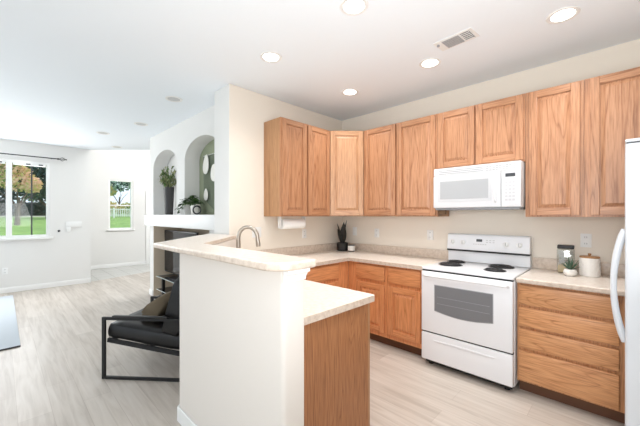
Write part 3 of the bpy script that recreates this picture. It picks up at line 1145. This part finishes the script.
# macrame wall hanging in the second niche
mh = thing('wall_hanging', 'corded wall hanging with cream leaf shapes in the sage-backed niche', 'wall decor', (-1.1, -1.398, 2.26))
obj('rod', tube(BM(), [(-.36, 0, 0), (.36, 0, 0)], .008, 8), FELT, mh)
bm = BM()
for k in range(21):
    x = -.34 + .034 * k
    L = .80 - .18 * abs(x) / .34
    tube(bm, [(x, -.009, 0), (x * .98, -.009, -L / 2), (x * .94, -.008, -L)], .004, 5)
for s in (-1, 1):
    tube(bm, [(s * .34, -.012, -.02), (s * .2, -.014, -.16), (0, -.014, -.24)], .004, 5)
obj('cords', bm, CORD, mh)


def felt(x, z, hh, ww, rot):
    n = 20
    p = [(ww / 2 * math.sin(2 * PI * k / n) * (1 - .25 * math.cos(2 * PI * k / n)), hh / 2 * math.cos(2 * PI * k / n)) for k in range(n)]
    bm = prism(BM(), p, .018, .024, M=MXZ)
    bmesh.ops.transform(bm, matrix=Matrix.Translation((x, 0, z)) @ Matrix.Rotation(rot, 4, 'Y'), verts=bm.verts)
    return obj('felt_leaf', bm, FELT, mh)


felt(-.245, -.13, .28, .17, .15)
felt(.0, -.27, .24, .20, -.2)
felt(-.245, -.56, .17, .12, 0)
felt(.245, -.13, .28, .17, -.15)

# ------------------------------------------------------------------ recess: glass shelf unit with a television
rk = thing('media_stand', 'black framed stand with dark glass shelves in the fireplace recess', 'shelf unit', (-2.80, -1.60, 0))
for z, y1 in ((.365, .40), (.145, .40)):
    sh = obj('shelf', rbox(.0, 1.35, 0.004, y1, z - .008, z, bev=.001, seg=1), GLASS_D, rk)
    bm = BM()
    box(bm, 0, 1.35, -.002, .0038, z - .009, z + .001)
    box(bm, -.006, -.0003, -.002, y1, z - .009, z + .001)
    obj('shelf_edge', bm, GLASS_E, sh)
for x in (.14, 1.21):
    for y in (.06, .34):
        obj('leg', rbox(x - .022, x + .022, y - .022, y + .022, 0, .1355), BLACK, rk)
        obj('post', rbox(x - .022, x + .022, y - .022, y + .022, .1455, .3555), BLACK, rk)
tv = thing('television', 'flat black television standing on the glass media stand', 'television', (-2.25, -1.44, .366))
obj('screen', rbox(-.62, .62, -.006, -.0005, .075, .76), GLASS_D, tv)
obj('bezel', rbox(-.64, .64, 0, .04, .055, .78, bev=.006), BLACK, tv)
obj('stand_base', rbox(-.25, .25, -.09, .11, 0, .012, bev=.004), BLACK, tv)
obj('stand_neck', rbox(-.05, .05, .0, .03, .0125, .0545), BLACK, tv)

# ------------------------------------------------------------------ armchair
ch = thing('armchair', 'black leather lounge chair with flat black metal frame', 'armchair', (-.21, -2.345, 0), math.atan2(-.646, -.763))
FWd, FL, FH = .68, .74, .53
for s in (1, -1):
    y = s * (FWd / 2)
    y0, y1 = y - .011, y + .011
    bm = BM()
    box(bm, FL / 2 - .014, FL / 2 + .014, y0, y1, 0, FH, bev=.002, seg=1)
    box(bm, -FL / 2 - .014, -FL / 2 + .014, y0, y1, 0, FH, bev=.002, seg=1)
    box(bm, -FL / 2 + .0142, FL / 2 - .0142, y0, y1, 0, .024, bev=.002, seg=1)
    box(bm, -FL / 2 + .0142, FL / 2 - .0142, y0, y1, FH - .024, FH, bev=.002, seg=1)
    sf = obj('side_frame', bm, IRON, ch)
    bm = rbox(-.20, FL / 2 - .08, y - .018, y + .018, FH + .0003, FH + .016, bev=.007, seg=3)
    obj('arm_pad', bm, LEATHER, sf)
bm = BM()
MS = Matrix.Translation((0, 0, .287)) @ Matrix.Rotation(R(-9), 4, 'Y')
for y in (-.315, .315):
    box(bm, -.36, .355, y - .012, y + .012, -.035, .0, bev=.002, seg=1, M=MS)
for x in (-.34, .33):
    box(bm, x - .012, x + .012, -.327, .327, -.034, -.004, bev=.002, seg=1, M=MS)
obj('seat_frame', bm, IRON, ch)


def cushion(name, sx, sy, sz, M, m, parent, puff=.35, seam=False):
    bm = BM()
    bmesh.ops.create_cube(bm, size=1)
    bmesh.ops.subdivide_edges(bm, edges=bm.edges, cuts=8, use_grid_fill=True)
    for v in bm.verts:
        x, y, z = v.co.x * 2, v.co.y * 2, v.co.z * 2
        px = (1 - abs(x) ** 4)
        py = (1 - abs(y) ** 4)
        k = (1 - puff) + puff * math.sqrt(max(0, px * py))
        v.co = Vector((x * sx / 2 * (1 - .03 * (z * z)), y * sy / 2 * (1 - .03 * z * z), z * sz / 2 * k))
        v.co += noise.noise_vector(v.co * 9) * .006
    bmesh.ops.transform(bm, matrix=M, verts=bm.verts)
    o = obj(name, bm, m, parent, angle=80)
    return o


cushion('seat_cushion', .66, .61, .15, Matrix.Translation((.035, 0, .352)) @ Matrix.Rotation(R(-9), 4, 'Y'), LEATHER, ch, .22)
cushion('back_cushion', .15, .61, .58, Matrix.Translation((-.245, 0, .60)) @ Matrix.Rotation(R(-15), 4, 'Y'), LEATHER, ch, .2)
bm = BM()
MB_ = Matrix.Translation((-.345, 0, .55)) @ Matrix.Rotation(R(-15), 4, 'Y')
for y in (-.29, .29):
    box(bm, -.012, .012, y - .012, y + .012, -.28, .32, bev=.002, seg=1, M=MB_)
box(bm, -.012, .012, -.278, .278, .296, .318, bev=.002, seg=1, M=MB_)
obj('back_frame', bm, IRON, ch)
pw = cushion('throw_pillow', .14, .40, .36, Matrix.Translation((-.21, -2.345, 0)) @ Matrix.Rotation(math.atan2(-.646, -.763), 4, 'Z') @ Matrix.Translation((.085, -.05, .505)) @ Matrix.Rotation(R(-42), 4, 'Y'), OLIVE, None, .75)
tag(pw, 'taupe throw pillow leaning on the black leather armchair', 'pillow')

# rug
rug = tag(obj('rug', rbox(-4.70, -1.70, -5.4, -3.315, .001, .013, bev=.003), RUGM), 'pale blue grey area rug at the left edge of the living room', 'rug')
obj('binding', rbox(-1.6995, -1.68, -5.4, -3.315, .001, .014, bev=.003), RUG_E, rug)

# curtain rod
cr = thing('curtain_rod', 'thin dark curtain rod with caged finial above the living room window', 'curtain rod', (-4.96, -4.0, 2.50))
obj('rod', tube(BM(), [(0, -1.5, 0), (0, 1.30, 0)], .010, 8), IRON, cr)
for y in (1.22, -1.4):
    bm = BM()
    tube(bm, [(0, y, 0), (-.0885, y, .0)], .006, 6)
    obj('bracket', bm, IRON, cr)
bm = BM()
tube(bm, [(0, 1.30, 0), (0, 1.335, 0)], .016, 8)
for k in range(6):
    a = 2 * PI * k / 6
    tube(bm, [(.035 * math.sin(PI * j / 8) * math.cos(a), 1.335 + .09 * j / 8, .035 * math.sin(PI * j / 8) * math.sin(a)) for j in range(9)], .0035, 4)
tube(bm, [(0, 1.425, 0), (0, 1.45, 0)], .010, 8)
obj('finial', bm, IRON, cr)
for i, (y0, y1, lb) in enumerate(((-3.31, -2.86, 'raised white blind at the top of the right living room window pane'), (-4.56, -3.41, 'raised white blind at the top of the left living room window pane'))):
    bl = thing('window_blind', lb, 'blind', (-5.06, (y0 + y1) / 2, WZ1 - .047), 0, 'raised window blinds')
    hw_ = (y1 - y0) / 2
    obj('headrail', rbox(-.025, .02, -hw_, hw_, -.04, -.001), WHITE_P, bl)
    for y in (-.02, hw_ - .07):
        obj('bracket', rbox(.0203, .028, y - .03, y + .03, -.026, -.004), DARK, bl)


# ------------------------------------------------------------------ ceiling fixtures
def downlight(x, y, label, on=True, energy=DOWN_ENERGY):
    r = thing('recessed_light', label, 'ceiling light', (x, y, H), 0, 'recessed lights')
    obj('trim_ring', lathe(BM(), [(.068, -.004), (.092, -.006), (.095, -.001), (.068, -.0005), (.068, -.004)], seg=28), TRIM, r)
    obj('lens', lathe(BM(), [(0, -.0035), (.0675, -.0035), (.0675, -.001), (0, -.001)], seg=24), BULB if on else LGREY, r)
    if on:
        o = lamp('downlight_lamp', 'SPOT', (0, 0, -.02), energy, DOWN_COLOR, (0, 0, 0), spot_size=R(140), spot_blend=1.0, shadow_soft_size=.07)
        o.parent = r
    return r


downlight(1.66, -1.848, 'lit recessed ceiling light at top centre, nearest the peninsula end')
downlight(.739, -1.83, 'lit recessed ceiling light left of the wall cabinets, above the sink')
downlight(.747, -.754, 'lit recessed ceiling light nearest the kitchen corner')
downlight(1.677, -.767, 'lit recessed ceiling light left of the ceiling vent, before the microwave')
downlight(2.626, -.778, 'lit recessed ceiling light right of the ceiling vent, toward the refrigerator')
downlight(2.50, -2.35, 'lit recessed ceiling light over the floor between refrigerator and peninsula', energy=36)
downlight(-.867, -2.039, 'unlit recessed ceiling light closest to the fireplace wall arches', False)
downlight(-2.26, -1.995, 'unlit recessed ceiling light at the left end of the arched niches', False)
downlight(-3.279, -2.276, 'unlit recessed ceiling light in the living room, leftmost of all', False)
downlight(-4.35, -1.837, 'unlit recessed ceiling light farthest back, above the foyer opening', False)
cv = thing('ceiling_vent', 'white ceiling air vent with grey grille between the recessed lights', 'vent', (1.985, -.985, H), R(-4))
obj('frame', prism(BM(), [(-.145, -.08), (.15, -.08), (.15, .08), (-.145, .08)], -.007, -.0005), WHITE_P, cv, bevel=.003)
obj('backing', rbox(-.085, .045, -.06, .06, -.0095, -.0075), VENT_GREY, cv)
obj('backing', rbox(.06, .125, -.06, .06, -.0095, -.0075), DARK, cv)
for k in range(8):
    x = -.078 + k * .0165
    obj('slat', rbox(x - .0035, x + .0035, -.058, .058, -.013, -.0097), VENT_GREY, cv)
for k in range(5):
    y = -.05 + k * .025
    obj('louver', rbox(.061, .124, y - .0045, y + .0045, -.013, -.0097), WHITE_P, cv)
obj('damper_lever', rbox(-.13, -.115, -.045, -.03, -.02, -.0072), MID, cv)

# ------------------------------------------------------------------ outdoors
GX0, GX1, GZ0, GZ1 = -14.0, -54.0, -.20, 1.33


def gz(x):
    return GZ0 if x > GX0 else GZ0 + (GZ1 - GZ0) * (GX0 - x) / (GX0 - GX1)


MXZ2 = Matrix(((1, 0, 0, 0), (0, 0, 1, 0), (0, 1, 0, 0), (0, 0, 0, 1)))
struct('ground', prism(BM(), [(-7.2, -1), (-90, -1), (-90, gz(-90)), (GX0, GZ0), (-7.2, GZ0)], -60, 60, M=MXZ2), GRASS)


def blob(bm, c, rad, n, size, mis, rnd):
    c = Vector(c)
    for _ in range(n):
        while True:
            p = Vector((rnd.uniform(-1, 1), rnd.uniform(-1, 1), rnd.uniform(-1, 1)))
            if .25 < p.length < 1:
                break
        q = c + Vector((p.x * rad[0], p.y * rad[1], p.z * rad[2]))
        a = Vector((rnd.uniform(-1, 1), rnd.uniform(-1, 1), rnd.uniform(-1, 1))).normalized()
        b = a.orthogonal().normalized()
        s = size * rnd.uniform(.6, 1.4)
        vs = [bm.verts.new(q + a * s), bm.verts.new(q + b * s * .6), bm.verts.new(q - a * s), bm.verts.new(q - b * s * .6)]
        f = bm.faces.new(vs)
        f.material_index = rnd.choice(mis)


def tree(label, loc, trunk_h, blobs, n, size, mats, mis, seed, name='tree', r0=.16):
    rnd = random.Random(seed)
    t = thing(name, label, 'tree' if name == 'tree' else 'hedge', loc, 0, 'trees beyond the windows' if name == 'tree' else 'hedges beyond the windows')
    bm = BM()
    for c, rad, m in blobs:
        blob(bm, c, rad, n, size, m, rnd)
    obj('foliage', bm, mats, t)
    if trunk_h:
        bm = BM()
        tube(bm, [(0, 0, 0), (.05, .05, trunk_h * .5), (0, .1, trunk_h)], [r0, r0 * .75, r0 * .5], 8)
        for k in range(5):
            a = 2 * PI * k / 5
            tube(bm, [(.02, .07, trunk_h * .6), (.6 * math.cos(a), .6 * math.sin(a), trunk_h * .95), (1.3 * math.cos(a), 1.3 * math.sin(a), trunk_h * 1.25)], [r0 * .4, r0 * .28, r0 * .12], 6)
        obj('trunk', bm, BARK, t)
    return t


LM = [T_PINK, T_TAN, T_GREEN, T_DARK, T_DEEP, T_PALE]


def at(x, y):
    return (x, y, gz(x) - .02)


tree('autumn tree with coral and tan leaves outside the living room window', at(-34, -2.5), 2.4,
     [((0, .0, 4.1), (1.3, 1.1, 1.3), (0, 0, 1)), ((-.3, -.8, 4.6), (1.3, .9, 1.5), (1, 0, 2)), ((.2, .9, 3.5), (1.0, .7, .7), (0, 0, 1)), ((0, -.2, 5.4), (1.2, .9, .8), (0, 1, 2))], 520, .15, LM, None, 1, r0=.2)
tree('broad dark evergreen right of the autumn tree in the living room window', at(-45, .4), 2.0,
     [((0, 0, 4.6), (2.2, 2.2, 2.9), (3, 3, 4)), ((0, .9, 6.4), (2.0, 2.0, 2.2), (3, 3, 2)), ((0, 1.6, 3.6), (1.8, 1.6, 2.2), (3, 4))], 1300, .22, LM, None, 2, r0=.3)
tree('olive green tree at the left edge of the living room window', at(-38.0, -5.6), 2.4,
     [((0, 0, 4.4), (1.6, 1.7, 1.8), (2, 1, 1)), ((0, .4, 6.2), (1.8, 1.8, 1.6), (2, 2, 1)), ((0, -1.8, 4.8), (1.5, 1.6, 2.0), (2, 1))], 900, .15, LM, None, 3, r0=.2)
tree('tall dark tree mass far behind the hedge in the living room window', at(-58, -4.0), 2.0,
     [((0, -3.5, 5.4), (2.0, 3.0, 3.6), (3, 3, 4)), ((0, .4, 5.0), (2.0, 3.0, 3.4), (3, 4)), ((0, 3.8, 5.4), (2.0, 2.4, 3.6), (3, 3, 2))], 1500, .27, LM, None, 8, r0=.3)
tree('dark clipped hedge across the lawn beyond the living room window', at(-51.5, -4.0), 0,
     [((0, -4.2, .85), (.8, 2.6, 1.1), (4, 4, 3)), ((0, -.2, .85), (.8, 2.6, 1.15), (4, 4, 3)), ((0, 3.6, .85), (.8, 2.4, 1.1), (4, 3))], 1500, .2, LM, None, 4, name='hedge')
tag(obj('garden_curb', rbox(-50.1, -49.6, -14, 3.4, gz(-50) - .1, gz(-50) + .16, bev=.03), STONE), 'pale stone garden curb in front of the dark hedge', 'curb')
tree('pale blue green tree above the white fence in the foyer window', at(-58.0, 10.4), 3.0,
     [((0, 0, 5.4), (2.0, 2.2, 1.5), (5, 5, 3)), ((0, -1.8, 4.0), (1.6, 1.5, 1.1), (5, 1)), ((0, 1.8, 6.4), (1.8, 1.9, 1.6), (3, 5, 5))], 420, .24, LM, None, 6)
tree('tan and olive shrubs lined up behind the white fence in the foyer window', at(-51.0, 9.2), 0,
     [((0, -1.6, 1.3), (.9, 1.5, 1.0), (1, 1, 0)), ((0, 1.0, 1.2), (.9, 1.5, .95), (1, 2, 1)), ((0, 3.2, 1.3), (.9, 1.3, 1.0), (1, 0))], 420, .18, LM, None, 9, name='hedge')
wf = thing('garden_fence', 'white picket fence crossing the lawn outside the foyer window', 'fence', at(-46.0, 8.2))
for z in (.38, 1.12):
    obj('rail', rbox(-.03, .03, -3.4, 3.4, z, z + .12), FENCE_W, wf)
for k in range(4):
    y = -3.3 + k * 2.2
    obj('post', rbox(-.08, .08, y - .08, y + .08, 0, 1.42), FENCE_W, wf)
for k in range(30):
    y = -3.18 + k * .22
    obj('picket', rbox(.031, .05, y - .05, y + .05, .2, 1.34), FENCE_W, wf)
